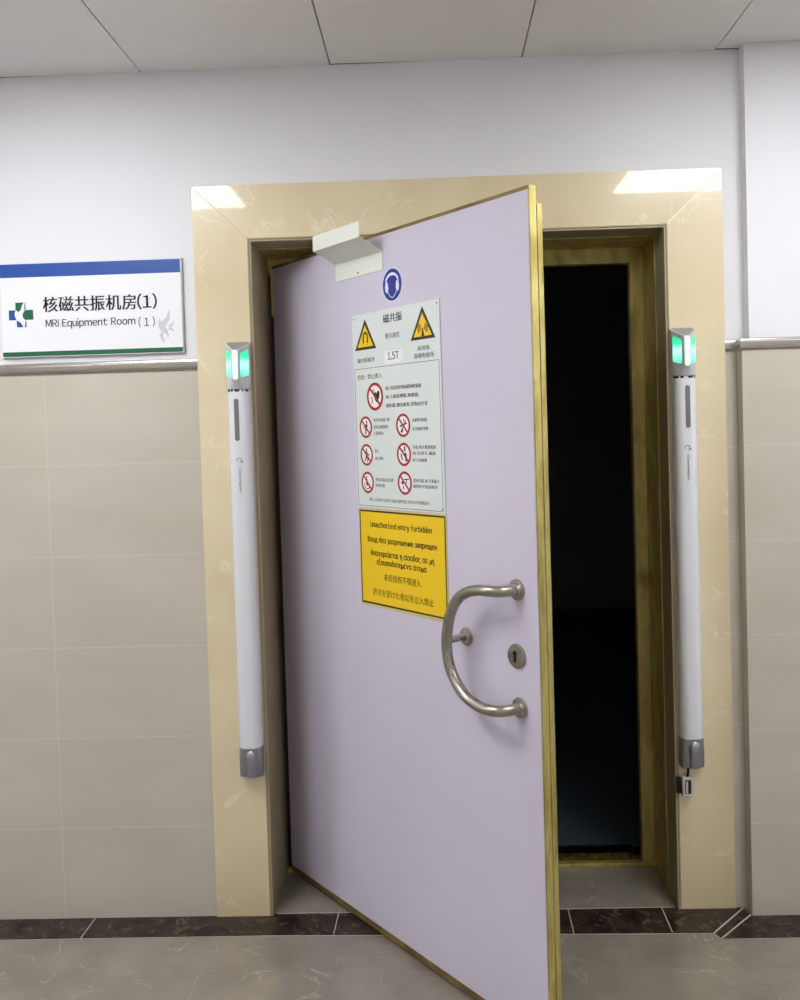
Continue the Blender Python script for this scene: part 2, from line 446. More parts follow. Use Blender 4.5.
# face lips
b.box(.6935, OXR + .0035, .305, .345, .0012, OZT + .0035)
b.box(OXL - .0035, .6935, .305, .345, 2.0986, OZT + .0035)
b.box(OXL - .0035, OXL + .044, .325, .345, .0012, 2.0986)
fr = struct('trim_10', b, M['brass_lining'], 'smudged brass door frame lining the reveal', 'door frame', bevel=.0015)
s = MB(); s.box(OXL + .0002, OXL + .0435, .3205, .3248, .013, 2.098); s.build('gap_shade_strip', M['black'], fr)  # black strip that paints the shade in the gap beside the leaf
s = MB(); s.box(OXL, OXR, .300, .328, 0.0002, .013)
sl = s.build('sill_bar', M['brass'], fr, bevel=.002)
s = MB(); s.box(OXL, OXR, .3285, .40, 0.0002, .030)
for k in range(120):
    x = OXL + .05 + k * .0098
    s.add([(x, .3285, .012), (x + .007, .3285, .012), (x + .007, .332, .036), (x, .332, .036), (x, .40, .036), (x + .007, .40, .036)],
          [(0, 1, 2, 3), (3, 2, 5, 4)])
s.build('finger_strip', M['finger'], fr)

# --- dark room behind
r = MB(); r.box(-2.2, 2.6, .3995, 5.0, -.05, 0.0)
struct('floor_2', r, M['room_floor'], 'dark bluish floor of the unlit room beyond the door', 'floor')
r = MB()
r.box(-2.25, -2.2, .33, 5.0, 0, 2.9); r.box(2.6, 2.65, .33, 5.0, 0, 2.9); r.box(-2.25, 2.65, 5.0, 5.05, 0, 2.9)
r.box(-2.25, 2.65, .3301, 5.05, 2.9, 2.95)
r.box(-2.2, OXL - .03, .3301, .40, 0, 2.9); r.box(OXR + .03, 2.6, .3301, .40, 0, 2.9); r.box(OXL - .03, OXR + .03, .3301, .40, OZT + .03, 2.9)
struct('wall_room', r, M['room'], 'black unlit room seen through the gap beside the door', 'room')

# --- rest of the corridor
o_ = MB(); o_.box(LX0 - .1, LX1 + .1, LY0 - .1, LY0, 0, CEIL)
struct('wall_back', o_, M['far_wall'], 'white corridor wall behind the camera', 'wall')
o_ = MB(); o_.box(LX0 - .1, LX0, LY0, .33, 0, CEIL)
struct('wall_left', o_, M['plaster'], 'white end wall at the left of the corridor', 'wall')
o_ = MB(); o_.box(LX1, LX1 + .1, LY0, .33, 0, CEIL)
struct('wall_right', o_, M['plaster'], 'white end wall at the right of the corridor', 'wall')

# --- ceiling panels with dark joints, light panels set into the grid
c = MB()
X0 = -.8864; LIGHT_X = [X0 - .6 * 5, X0 - .6, X0 + .6 * 3, X0 + .6 * 7]
LIGHT_Y = [-.65, -1.25]
FILL_X = [X0 - .6 * 3, X0 + .6, X0 + .6 * 5]  # unseen rear row of panels, added for ambient fill
c.box(LX0, LX1, LY0, .33, CEIL + .035, CEIL + .08, 1)
xs = [X0 + .6 * k for k in range(-6, 10)]
ys = [YP] + [-.65 - .6 * k for k in range(0, 6)] + [LY0]
G = .0022
for i in range(len(xs) - 1):
    for j in range(len(ys) - 1):
        x0, x1 = max(xs[i], LX0), min(xs[i + 1], LX1)
        y1, y0 = ys[j], ys[j + 1]
        if any(abs(xs[i] - lx) < .01 for lx in LIGHT_X) and any(abs(y1 - ly) < .01 for ly in LIGHT_Y): continue
        if any(abs(xs[i] - lx) < .01 for lx in FILL_X) and abs(y1 + 3.05) < .01: continue
        if x1 - x0 < .02: continue
        wl = .007 if (j == 0 and i % 2 == 1) else 0
        c.slab([(x0 + G, y0 + G), (x1 - G, y0 + G), (x1 - G, y1 - (0 if j == 0 else G)), (x0 + (x1 - x0) * .55, y1 - (0 if j == 0 else G)), (x0 + G, y1 - wl - (0 if j == 0 else G))], CEIL, CEIL + .02, 0)
struct('ceiling', c, [M['ceiling'], M['gap']], 'pale grey suspended ceiling of large square panels', 'ceiling')
for lx in FILL_X:
    lt = empty('ceiling_light', (lx + .3, -3.35, CEIL), 0, 'square ceiling panel added as fill light near the rear wall of the corridor', 'light', 'added rear fill panels')
    q = MB()
    for bx in ((-.297, .297, -.297, -.282), (-.297, .297, .282, .297), (-.297, -.282, -.282, .282), (.282, .297, -.282, .282)): q.box(*bx, -.002, .02)
    q.build('frame', M['light_frame'], lt)
    q = MB(); q.box(-.2815, .2815, -.2815, .2815, .001, .012); q.build('diffuser', M['panel_fill'], lt)
for lx in LIGHT_X:
    for ly in LIGHT_Y:
        if lx < LX0 or lx + .6 > LX1 or ly > -1: continue
        side = 'left' if lx < 0 else 'right'
        lt = empty('ceiling_light', (lx + .3, -1.25, CEIL), 0,
                   'long lit ceiling panel overhead on the %s, mirrored in the marble' % side, 'light', 'ceiling light panels')
        q = MB()
        for bx in ((-.297, .297, -.597, -.582), (-.297, .297, .582, .597), (-.297, -.282, -.582, .582), (.282, .297, -.582, .582)): q.box(*bx, -.002, .02)
        q.build('frame', M['light_frame'], lt)
        q = MB(); q.box(-.2815, .2815, -.5815, .5815, .001, .012); q.build('diffuser', M['panel'], lt)

# ================================================================== THE DOOR
LW, LZ0, LZ1 = 1.2720, .008, 2.1256
def on_leaf(s, o=0.0, z=0.0):
    return (HX + math.cos(ANG) * s - math.sin(ANG) * o, HY - math.sin(ANG) * s - math.cos(ANG) * o, z)
door = empty('door_1', (HX, HY, 0), -ANG, 'heavy lilac door with brass edging standing half open', 'door', kind='structure')
q = MB(); q.box(.002, LW - .005, -.0008, .012, LZ0 + .021, LZ1 - .010)
q.build('door_leaf', M['lilac'], door, bevel=.0006)
q = MB()
q.box(0, LW, .0, .022, LZ0, LZ0 + .0205); q.box(0, LW, 0, .022, LZ1 - .0095, LZ1)
q.box(LW - .0048, LW, 0, .022, LZ0 + .0205, LZ1 - .0095); q.box(0, .0018, 0, .022, LZ0 + .0205, LZ1 - .0095)
q.box(.0018, LW - .0048, .0122, .022, LZ0 + .0205, LZ1 - .0095)
q.build('brass_edging', M['brass'], door, bevel=.001)
q = MB(); q.box(.001, LW - .0052, -.0009, -.0001, LZ0 + .0008, LZ0 + .0202); q.box(.001, LW - .0052, -.0009, -.0001, LZ1 - .0092, LZ1 - .0006); q.build('dark_reflection_strip', M['brass_shaded'], door)  # front edging painted browner in place of the dark reflection on it
q = MB(); q.box(.05, LW - .006, .0222, .0475, LZ0 + .022, 2.087)
q.box(.05, LW - .0005, .0245, .0275, LZ0 + .022, 2.083)
q.build('rebate_core', M['brass'], door, bevel=.0015)
q = MB(); q.box(-.002, .003, -.003, .004, 1.955, LZ1 - .012); q.tube([(-.0015, -.003, 1.955), (-.0015, -.003, LZ1 - .012)], .0038, 10)
q.build('hinge_strip', M['brass'], door)

# angle bracket near the top
BK = MB()
th = .0022
pr = [(0.0, 2.014), (0.0, 2.069), (.078, 2.103), (.078, 2.149)]
def offs(p, t):
    return p
BK.plate(rrect(.411, .663, 2.0145, 2.069, .006), -.0031, -.0009)
BK.add([(.411, -.0009, 2.0668), (.663, -.0009, 2.0668), (.663, -.081, 2.1015), (.411, -.081, 2.1015),
        (.411, -.0009, 2.0692), (.663, -.0009, 2.0692), (.663, -.081, 2.1039), (.411, -.081, 2.1039)],
       [(0, 3, 2, 1), (4, 5, 6, 7), (0, 1, 5, 4), (1, 2, 6, 5), (2, 3, 7, 6), (3, 0, 4, 7)])
BK.box(.411, .663, -.0832, -.081, 2.1015, 2.147)
bk = BK.build('angle_bracket', M['white_metal'], door)
q = MB(); q.lathe([(.003, -.0032), (.003, -.004), (.0015, -.0046)], .536, 2.024, 12); q.build('screw', M['steel_dark'], bk)

# D handle
hd = MB()
path = spline([(1.195, 0, 1.143), (1.194, -.028, 1.143), (1.184, -.055, 1.1435), (1.160, -.069, 1.144), (1.125, -.071, 1.142), (1.085, -.071, 1.132), (1.045, -.071, 1.108), (1.013, -.071, 1.063),
               (.996, -.071, .995), (1.004, -.071, .935), (1.030, -.071, .893), (1.070, -.071, .862), (1.120, -.071, .848), (1.158, -.069, .846), (1.183, -.055, .8465), (1.194, -.028, .847), (1.195, 0, .847)], 7)
hd.tube(path, .0142, 24)
handle = hd.build('door_handle', M['steel'], door, smooth=True)
q = MB(); q.tube([(.995, -.001, .995), (.995, -.062, .995)], .0095, 16); q.build('support_post', M['steel'], handle, smooth=True)
for sx, sz in ((1.195, 1.143), (1.195, .847), (.995, .995)):
    rr = .0265 if sx > 1.1 else .0248
    q = MB(); q.lathe([(rr, -.0009), (rr, -.004), (rr - .001, -.0055), (.019, -.0065), (.0165, -.012), (.0158, -.014)], sx, sz, 40)
    q.build('rosette', M['steel'], handle, smooth=True)
# lock
q = MB(); q.lathe([(.031, -.0009), (.031, -.005), (.029, -.0075), (.0135, -.0082), (.0135, -.0076), (.012, -.0076)], 1.189, .976, 40)
lock = q.build('lock_escutcheon', M['steel'], door, smooth=True)
q = MB(); q.plate(circle(1.187, .984, .0055, 16), -.0098, -.0075); q.box(1.1845, 1.1895, -.0098, -.0075, .962, .983)
q.build('keyhole', M['steel_dark'], lock)

# ================================================================== SIGNS ON THE DOOR
def leaf_sign(name, s, z, label, cat):
    return empty(name, on_leaf(s, 0.001, z), -ANG, label, cat)

# --- blue ear protection sticker
es = leaf_sign('ear_protection_sign', .706, 1.9655, 'round blue sticker with white head wearing ear defenders, on the lilac door', 'sticker')
q = MB(); q.plate(circle(0, 0, .0488, 48), -.0006, 0); q.build('sticker_rim', M['white_print'], es)
q = MB(); q.plate(circle(0, 0, .0460, 48), -.0010, -.0006); q.build('sticker_face', M['blue'], es)
q = MB()
# headband arc
arc = [(.034 * math.cos(math.radians(a)), .004 + .031 * math.sin(math.radians(a))) for a in range(20, 161, 10)]
arc2 = [(.028 * math.cos(math.radians(a)), .004 + .023 * math.sin(math.radians(a))) for a in range(160, 19, -10)]
q.plate(arc + arc2, -.0014, -.001)
for sx in (-1, 1):
    q.plate([(sx * .021, .010), (sx * .031, .006), (sx * .0345, -.004), (sx * .032, -.018), (sx * .023, -.022), (sx * .0185, -.010)], -.0014, -.001)
    q.plate([(sx * .027, .022), (sx * .031, .020), (sx * .032, .004), (sx * .027, .004)], -.0014, -.001)
    q.plate([(sx * .021, -.018), (sx * .023, -.018), (sx * .012, -.033), (0, -.0385), (0, -.0365), (sx * .0105, -.031)], -.0014, -.001)
q.build('head_symbol', M['white_print'], es)
q = MB(); q.plate(circle(0, .0235, .0035, 14, .007), -.0016, -.0014); q.build('cap_badge', M['blue'], es)

# --- large white warning board
X, Z = .712, 1.61            # board reference point
bd = leaf_sign('safety_board', X, Z, 'large white board of warning triangles and red prohibition circles on the door', 'sign')
def bx(x): return x - X
def bz(z): return z - Z
q = MB(); q.plate([(bx(.497), bz(1.3175)), (bx(.924), bz(1.3175)), (bx(.921), bz(1.899)), (bx(.495), bz(1.899))], -.003, 0)
q.build('board_plate', M['plate_white'], bd, bevel=.0006)
YB = -.0030
def at(n): return YB - .0003 * n
# border lines of the lower box
q = MB()
def line(mb, x0, z0, x1, z1, w, y0, y1):
    d = Vector((x1 - x0, z1 - z0)).normalized(); n = Vector((-d.y, d.x)) * w / 2
    mb.plate([(x0 - n.x, z0 - n.y), (x1 - n.x, z1 - n.y), (x1 + n.x, z1 + n.y), (x0 + n.x, z0 + n.y)], y0, y1)
for a_ in ((.503, 1.735, .914, 1.735), (.503, 1.323, .914, 1.323), (.503, 1.323, .503, 1.735), (.914, 1.323, .914, 1.735)):
    line(q, bx(a_[0]), bz(a_[1]), bx(a_[2]), bz(a_[3]), .0013, at(1), YB)
q.build('border_line', M['ink_grey'], bd)
for sx, sz in ((.506, 1.887), (.911, 1.888), (.911, 1.328)):
    q = MB(); q.lathe([(.0022, YB), (.0022, YB - .0008), (.0012, YB - .0013)], bx(sx), bz(sz), 10); q.build('rivet', M['ink_grey'], bd)
def tri(cx, top, w, h, sc):
    return [(cx - w / 2 * sc, top - h / 2 - h / 2 * sc - (1 - sc) * -.0), (cx + w / 2 * sc, top - h / 2 - h / 2 * sc), (cx, top - h / 2 + h / 2 * sc)]
def warn(cx, top, name):
    w_, h_ = .112, .091
    g = MB(); g.plate([(cx - w_ / 2, top - h_), (cx + w_ / 2, top - h_), (cx, top)], at(1), YB)
    o1 = g.build('warning_triangle', M['ink_brown'], bd)
    i = .0085
    g = MB(); g.plate([(cx - w_ / 2 + i * 1.75, top - h_ + i), (cx + w_ / 2 - i * 1.75, top - h_ + i), (cx, top - i * 2.1)], at(2), at(1))
    g.build('yellow_field', M['yellow'], o1)
    return o1
t1 = warn(bx(.565), bz(1.882), 'magnet')
cx, cz = bx(.566), bz(1.826)
g = MB()
ou = [(cx + .014 * math.cos(math.radians(a)), cz + .004 + .014 * math.sin(math.radians(a))) for a in range(0, 181, 15)]
inn = [(cx + .0075 * math.cos(math.radians(a)), cz + .004 + .0075 * math.sin(math.radians(a))) for a in range(180, -1, -15)]
g.plate(ou + inn, at(3), at(2))
g.plate([(cx - .014, cz - .016), (cx - .0075, cz - .016), (cx - .0075, cz + .004), (cx - .014, cz + .004)], at(3), at(2))
g.plate([(cx + .0075, cz - .016), (cx + .014, cz - .016), (cx + .014, cz + .004), (cx + .0075, cz + .004)], at(3), at(2))
g.build('magnet_symbol', M['ink_brown'], t1)
g = MB(); 
for k in (-1, 1): g.plate([(cx + k * .0107 - .0015, cz - .024), (cx + k * .0107 + .0015, cz - .021), (cx + k * .0107, cz - .0175)], at(3), at(2))
g.build('field_marks', M['ink_olive'], t1)
t2 = warn(bx(.846), bz(1.887), 'antenna')
cx, cz = bx(.847), bz(1.829)
g = MB(); g.plate([(cx - .007, cz - .024), (cx + .007, cz - .024), (cx + .0022, cz - .006), (cx - .0022, cz - .006)], at(3), at(2)); g.plate(circle(cx, cz - .004, .003, 12), at(3), at(2))
g.build('antenna_mast', M['ink_brown'], t2)
g = MB()
for sd in (0, 180):
    for ri in (.008, .0125, .017, .0215):
        aa = [math.radians(sd + a) for a in range(-42, 43, 12)]
        o1 = [(cx + (ri + .0028) * math.cos(a), cz + (ri + .0028) * math.sin(a)) for a in aa]
        o2 = [(cx + ri * math.cos(a), cz + ri * math.sin(a)) for a in aa[::-1]]
        g.plate(o1 + o2, at(3), at(2))
g.build('wave_symbol', M['ink_olive'], t2)
def btext(s_, x0, x1, z0, z1, m='ink', bold=0.0, n=1):
    return text(s_, bx(x0), bx(x1), bz(z0), bz(z1), at(n), M[m], bd, bold)
btext('磁共振', .659, .753, 1.859, 1.885, 'ink', .022)
btext('警示通告:', .667, .742, 1.813, 1.8285, 'ink_grey', .008)
g = MB(); g.plate(rrect(bx(.662), bx(.749), bz(1.743), bz(1.777), .001), at(1), YB); lb = g.build('value_label', M['label_white'], bd)
text('1.5T', bx(.677), bx(.733), bz(1.7515), bz(1.7735), at(2), M['ink'], lb, .02)
btext('磁共振磁场', .520, .610, 1.753, 1.767, 'ink_grey', .01)
btext('高场强', .820, .875, 1.766, 1.779, 'ink_grey', .01)
btext('高频电磁场', .804, .893, 1.745, 1.759, 'ink_grey', .01)
btext('危险:', .517, .560, 1.702, 1.717, 'red', .01)
btext('禁止携入', .571, .646, 1.702, 1.717, 'ink', .012)

def prohibit(px_, pz_, r_, draw):
    g = MB(); g.plate(circle(bx(px_), bz(pz_), r_, 40), at(1), YB)
    base = g.build('prohibition_sign', M['label_white'], bd)
    g = MB(); draw(g, bx(px_), bz(pz_), r_ / .034)
    g.build('symbol', M['ink'], base)
    g = MB(); g.ring(bx(px_), bz(pz_), r_, r_ * .80, at(3), at(1), 40)
    a_ = math.radians(135); c_, s_ = math.cos(a_) * r_ * .86, math.sin(a_) * r_ * .86
    line(g, bx(px_) + c_, bz(pz_) + s_, bx(px_) - c_, bz(pz_) - s_, r_ * .17, at(3), at(2))
    g.build('red_ring', M['red'], base)
def P(g, cx, cz, k, pts): g.plate([(cx + x * k * .001, cz + z * k * .001) for x, z in pts], at(2) + .00005, at(1))
def heart(g, cx, cz, k):
    P(g, cx, cz, k, [(7, -15), (18, -2), (20, 8), (16, 14), (10, 12), (6, 7), (1, 12), (-4, 9), (-5, 2), (0, -8)])
    P(g, cx, cz, k, [(-18, -1), (-14, -1), (-9, -9), (-11, -15), (-18, -17), (-12, -12), (-13, -7)])
    P(g, cx, cz, k, [(-8, 16), (-3, 17), (-4, 13), (-8, 13)])
def runner(g, cx, cz, k):
    P(g, cx, cz, k, [(4, 20), (9, 17), (9, 12), (4, 11), (1, 15)])
    P(g, cx, cz, k, [(-2, 8), (6, 10), (10, 4), (6, -2), (4, -8), (-3, -6), (-6, 0)])
    P(g, cx, cz, k, [(-3, -6), (4, -8), (0, -22), (-6, -22), (-3, -14)])
    P(g, cx, cz, k, [(-4, 6), (-13, -1), (-12, -4), (-2, 2)])
def scissors(g, cx, cz, k):
    P(g, cx, cz, k, [(-14, -20), (-9, -21), (14, 12), (12, 15)])
    P(g, cx, cz, k, [(-16, 0), (-15, -5), (17, 4), (17, 8)])
    P(g, cx, cz, k, [(-6, -22), (-12, -16), (-5, -11), (0, -15)])
    P(g, cx, cz, k, [(2, 18), (6, 18), (5, 10), (1, 10)])
def walker(g, cx, cz, k):
    P(g, cx, cz, k, [(-4, 20), (2, 20), (2, 13), (-4, 13)])
    P(g, cx, cz, k, [(-8, 11), (2, 12), (6, -4), (-4, -6)])
    P(g, cx, cz, k, [(-4, -6), (6, -4), (10, -14), (6, -24), (2, -23), (4, -14)])
    P(g, cx, cz, k, [(-4, -5), (0, -6), (-8, -20), (-13, -18)])
    P(g, cx, cz, k, [(4, 5), (16, 1), (15, -3), (4, 1)])
def child(g, cx, cz, k):
    P(g, cx, cz, k, [(1, 24), (7, 24), (8, 10), (2, 8)])
    P(g, cx, cz, k, [(-17, 2), (-12, 2), (-6, -16), (-10, -18)])
    P(g, cx, cz, k, [(3, 6), (11, 4), (14, -18), (8, -22), (4, -8)])
    P(g, cx, cz, k, [(-6, 14), (-2, 15), (-3, 8), (-7, 7)])
def wheelchair(g, cx, cz, k):
    P(g, cx, cz, k, [(-8, 19), (-3, 20), (-2, 14), (-7, 13)])
    P(g, cx, cz, k, [(-8, 11), (-2, 11), (0, -4), (9, -5), (14, -17), (10, -19), (5, -10), (-7, -9)])
    n = 20
    o1 = [(-2 + 15 * math.cos(math.radians(a)), -7 + 15 * math.sin(math.radians(a))) for a in range(150, 341, 10)]
    o2 = [(-2 + 12.5 * math.cos(math.radians(a)), -7 + 12.5 * math.sin(math.radians(a))) for a in range(340, 149, -10)]
    P(g, cx, cz, k, o1 + o2)
def tap(g, cx, cz, k):
    P(g, cx, cz, k, [(-4, 12), (20, 13), (20, 10), (-4, 9)])
    P(g, cx, cz, k, [(-16, 4), (-7, 6), (-6, -4), (-15, -3)])
    P(g, cx, cz, k, [(6, 9), (10, 9), (9, -1), (5, -1)])
    P(g, cx, cz, k, [(-9, -8), (-5, -8), (-4, -18), (-8, -17)])
for args in ((.607, 1.649, .0415, heart), (.554, 1.5595, .0325, runner), (.743, 1.561, .0335, scissors), (.554, 1.476, .0325, walker),
             (.743, 1.478, .0335, child), (.555, 1.393, .0325, wheelchair), (.743, 1.396, .0335, tap)): prohibit(*args)
for s_, x0, x1, zc in (('植入有源或受到电磁影响的器械', .662, .832, 1.6705), ('如:心脏起搏器、除颤器、', .662, .822, 1.6455), ('助听器、胰岛素泵、药物治疗泵', .662, .860, 1.6200),
                       ('体内有金属植入物', .596, .676, 1.5795), ('或有金属假肢的', .595, .668, 1.559), ('人请勿进入', .595, .648, 1.5405),
                       ('金属物件如钥匙', .787, .855, 1.5745), ('剪刀和硬币等物', .787, .858, 1.550),
                       ('病人', .598, .618, 1.488), ('禁止奔跑', .598, .640, 1.4655),
                       ('手机、电子数据载体', .785, .891, 1.4985), ('如:信用卡、磁盘', .784, .889, 1.4815), ('等个人随身物', .783, .848, 1.462),
                       ('带有机械式金属件', .598, .690, 1.4025), ('的轮椅', .598, .644, 1.3855),
                       ('精密仪器、如:手表磁卡', .784, .901, 1.4045), ('磁带等电子产品及机械手表', .783, .893, 1.3885)):
    hh = .0058 if x1 - x0 > .15 else .0052
    btext(s_, x0, x1, zc - hh, zc + hh, 'ink_grey', .016)
btext('警告:人员未经许可请勿进入机房,请遵守规定,未经允许不得将物品带入', .562, .858, 1.337, 1.3475, 'ink_grey', .01)

# --- yellow multilingual sign
ys_ = leaf_sign('entry_sign', .7125, 1.17, 'square yellow sign forbidding unauthorized entry, under the white board on the door', 'sign')
yx = lambda x: x - .7125
yz = lambda z: z - 1.17
def quad(x0, x1, zl0, zl1, zr0, zr1): return [(x0, zl0), (x1, zr0), (x1, zr1), (x0, zl1)]
q = MB(); q.plate([(yx(.500), yz(1.018)), (yx(.924), yz(1.020)), (yx(.926), yz(1.3155)), (yx(.500), yz(1.3145))], -.0022, 0); q.build('sign_backing', M['yellow_lip'], ys_)
q = MB(); q.plate([(yx(.504), yz(1.025)), (yx(.920), yz(1.028)), (yx(.921), yz(1.311)), (yx(.504), yz(1.309))], -.0026, -.0022); q.build('black_border', M['ink_brown'], ys_)
q = MB(); q.plate([(yx(.5105), yz(1.031)), (yx(.9155), yz(1.033)), (yx(.9165), yz(1.306)), (yx(.5105), yz(1.304))], -.0030, -.0026); q.build('yellow_face', M['yellow'], ys_)
for s_, x0, x1, z0, z1, m_, bo in (
        ('Unauthorized entry forbidden', .563, .862, 1.2545, 1.277, 'ink_brown', .03),
        ('Вход без разрешения запрещен', .546, .883, 1.210, 1.2315, 'ink_brown', .03),
        ('Απαγορεύεται η είσοδος σε μη', .558, .868, 1.169, 1.192, 'ink_brown', .03),
        ('εξουσιοδοτημένα άτομα', .590, .833, 1.144, 1.166, 'ink_brown', .03),
        ('未经授权不得进入', .625, .806, 1.1035, 1.1245, 'ink_olive', .008),
        ('許可を受けた者以外立入禁止', .566, .862, 1.0545, 1.0765, 'ink_olive', .008)):
    text(s_, yx(x0), yx(x1), yz(z0), yz(z1), -.0034, M[m_], ys_, bo)

# ================================================================== WALL SIGN
ws = empty('room_sign', (-1.066, YP, 1.962), 0, 'white room name plate with blue top stripe, on the wall left of the door', 'sign')
wx = lambda x: (x + 1.066) * 1.0
wz = lambda z: z - 1.962
YS = -.012
q = MB(); q.box(wx(-1.357), wx(-.774), YS + .001, 0, wz(1.813), wz(2.112)); q.build('sign_casing', M['sign_side'], ws, bevel=.001)
q = MB(); q.box(wx(-1.356), wx(-.7795), YS, YS + .001, wz(1.814), wz(2.111)); q.build('sign_face', M['sign_white'], ws)
q = MB(); q.box(wx(-1.3555), wx(-.780), YS - .0004, YS, wz(2.066), wz(2.1085)); q.build('blue_stripe', M['sign_blue'], ws)
q = MB(); q.box(wx(-1.3555), wx(-.780), YS - .0004, YS, wz(1.816), wz(1.8305)); q.build('green_stripe', M['sign_green'], ws)
YI = YS - .0006
text('核磁共振机房(1)', wx(-1.222), wx(-.857), wz(1.953), wz(2.003), YI, M['ink'], ws, .02)
text('MRI Equipment Room', wx(-1.215), wx(-.928), wz(1.8995), wz(1.932), YI, M['ink'], ws, .014)
text('( 1 )', wx(-.918), wx(-.866), wz(1.897), wz(1.930), YI, M['ink'], ws, .012)
lg = MB()     # logo cross: green top and right arms, blue left and bottom arms
def lp(pts, mi): lg.plate([(wx(-1.2925) + x * .001, wz(1.947) + z * .001) for x, z in pts], YI, YS, mi)
lp([(-17, 40), (10, 40), (3, 30), (0, 18), (-8, 10), (-14, 16), (-17, 16)], 0)
lp([(13, 39), (15, 39), (15, 17), (11, 17)], 0)
lp([(15, 16), (39, 16), (39, -15), (12, -15), (6, -8), (5, 2), (10, 12)], 0)
lp([(-39, 16), (-17, 16), (-21, 8), (-20, -4), (-15, -15), (-39, -15)], 1)
lp([(-15, -16), (-14, -38), (6, -38), (2, -30), (-4, -22)], 1)
lp([(10, -38), (16, -38), (16, -16), (13, -20), (12, -30)], 1)
lg.build('hospital_emblem', [M['sign_green'], M['sign_blue']], ws)
dv = MB()
def dp(pts): dv.plate([(wx(-.832) + x * .00108, wz(1.899) + z * .00108) for x, z in pts], YI, YS)
dp([(11, 50), (13, 20), (6, 10), (-2, -5), (-8, -18), (-16, -12), (-21, -2), (-20, 12), (-17, 26), (-14, 12), (-6, 16), (4, 26)])
dp([(-6, -8), (2, -6), (6, -16), (8, -30), (6, -36), (2, -26), (-4, -20)])
dp([(-10, -16), (-4, -16), (-10, -30), (-4, -44), (-6, -50), (-14, -38), (-19, -26)])
dp([(8, -14), (14, -12), (16, -4), (24, 4), (25, 14), (20, 8), (10, 2)])
dp([(14, -4), (18, -8), (24, -12), (22, -18), (16, -14)])
dv.build('pale_emblem', M['ink_light'], ws)

# ================================================================== DETECTOR POLES
NS = 40
def dsec(wd, dp_, z, pw=.75):
    """half-round section: flat back on the wall, curved front"""
    pts = []
    for k in range(NS):
        a = math.pi * k / (NS - 1)
        c_, s_ = math.cos(a), math.sin(a)
        pts.append((wd / 2 * math.copysign(abs(c_) ** pw, c_), -.001 - dp_ * abs(s_) ** pw, z))
    return pts
WED = [(.0385, -.001), (.0385, -.016), (.036, -.021), (.0115, -.058), (.009, -.0615), (-.009, -.0615), (-.0115, -.058), (-.036, -.021), (-.0385, -.016), (-.0385, -.001)]
def wsec(ztop_fn, n=NS):
    # resample wedge outline to NS points
    L = [0.0]
    for i in range(1, len(WED)): L.append(L[-1] + math.dist(WED[i], WED[i - 1]))
    out = []
    for k in range(n):
        d = L[-1] * k / (n - 1); i = 1
        while i < len(L) - 1 and L[i] < d: i += 1
        t_ = (d - L[i - 1]) / (L[i] - L[i - 1]); x = WED[i - 1][0] * (1 - t_) + WED[i][0] * t_; y = WED[i - 1][1] * (1 - t_) + WED[i][1] * t_
        out.append((x, y, ztop_fn(y)))
    return out
def mixsec(a, b, t): return [tuple(p * (1 - t) + q_ * t for p, q_ in zip(A, B)) for A, B in zip(a, b)]

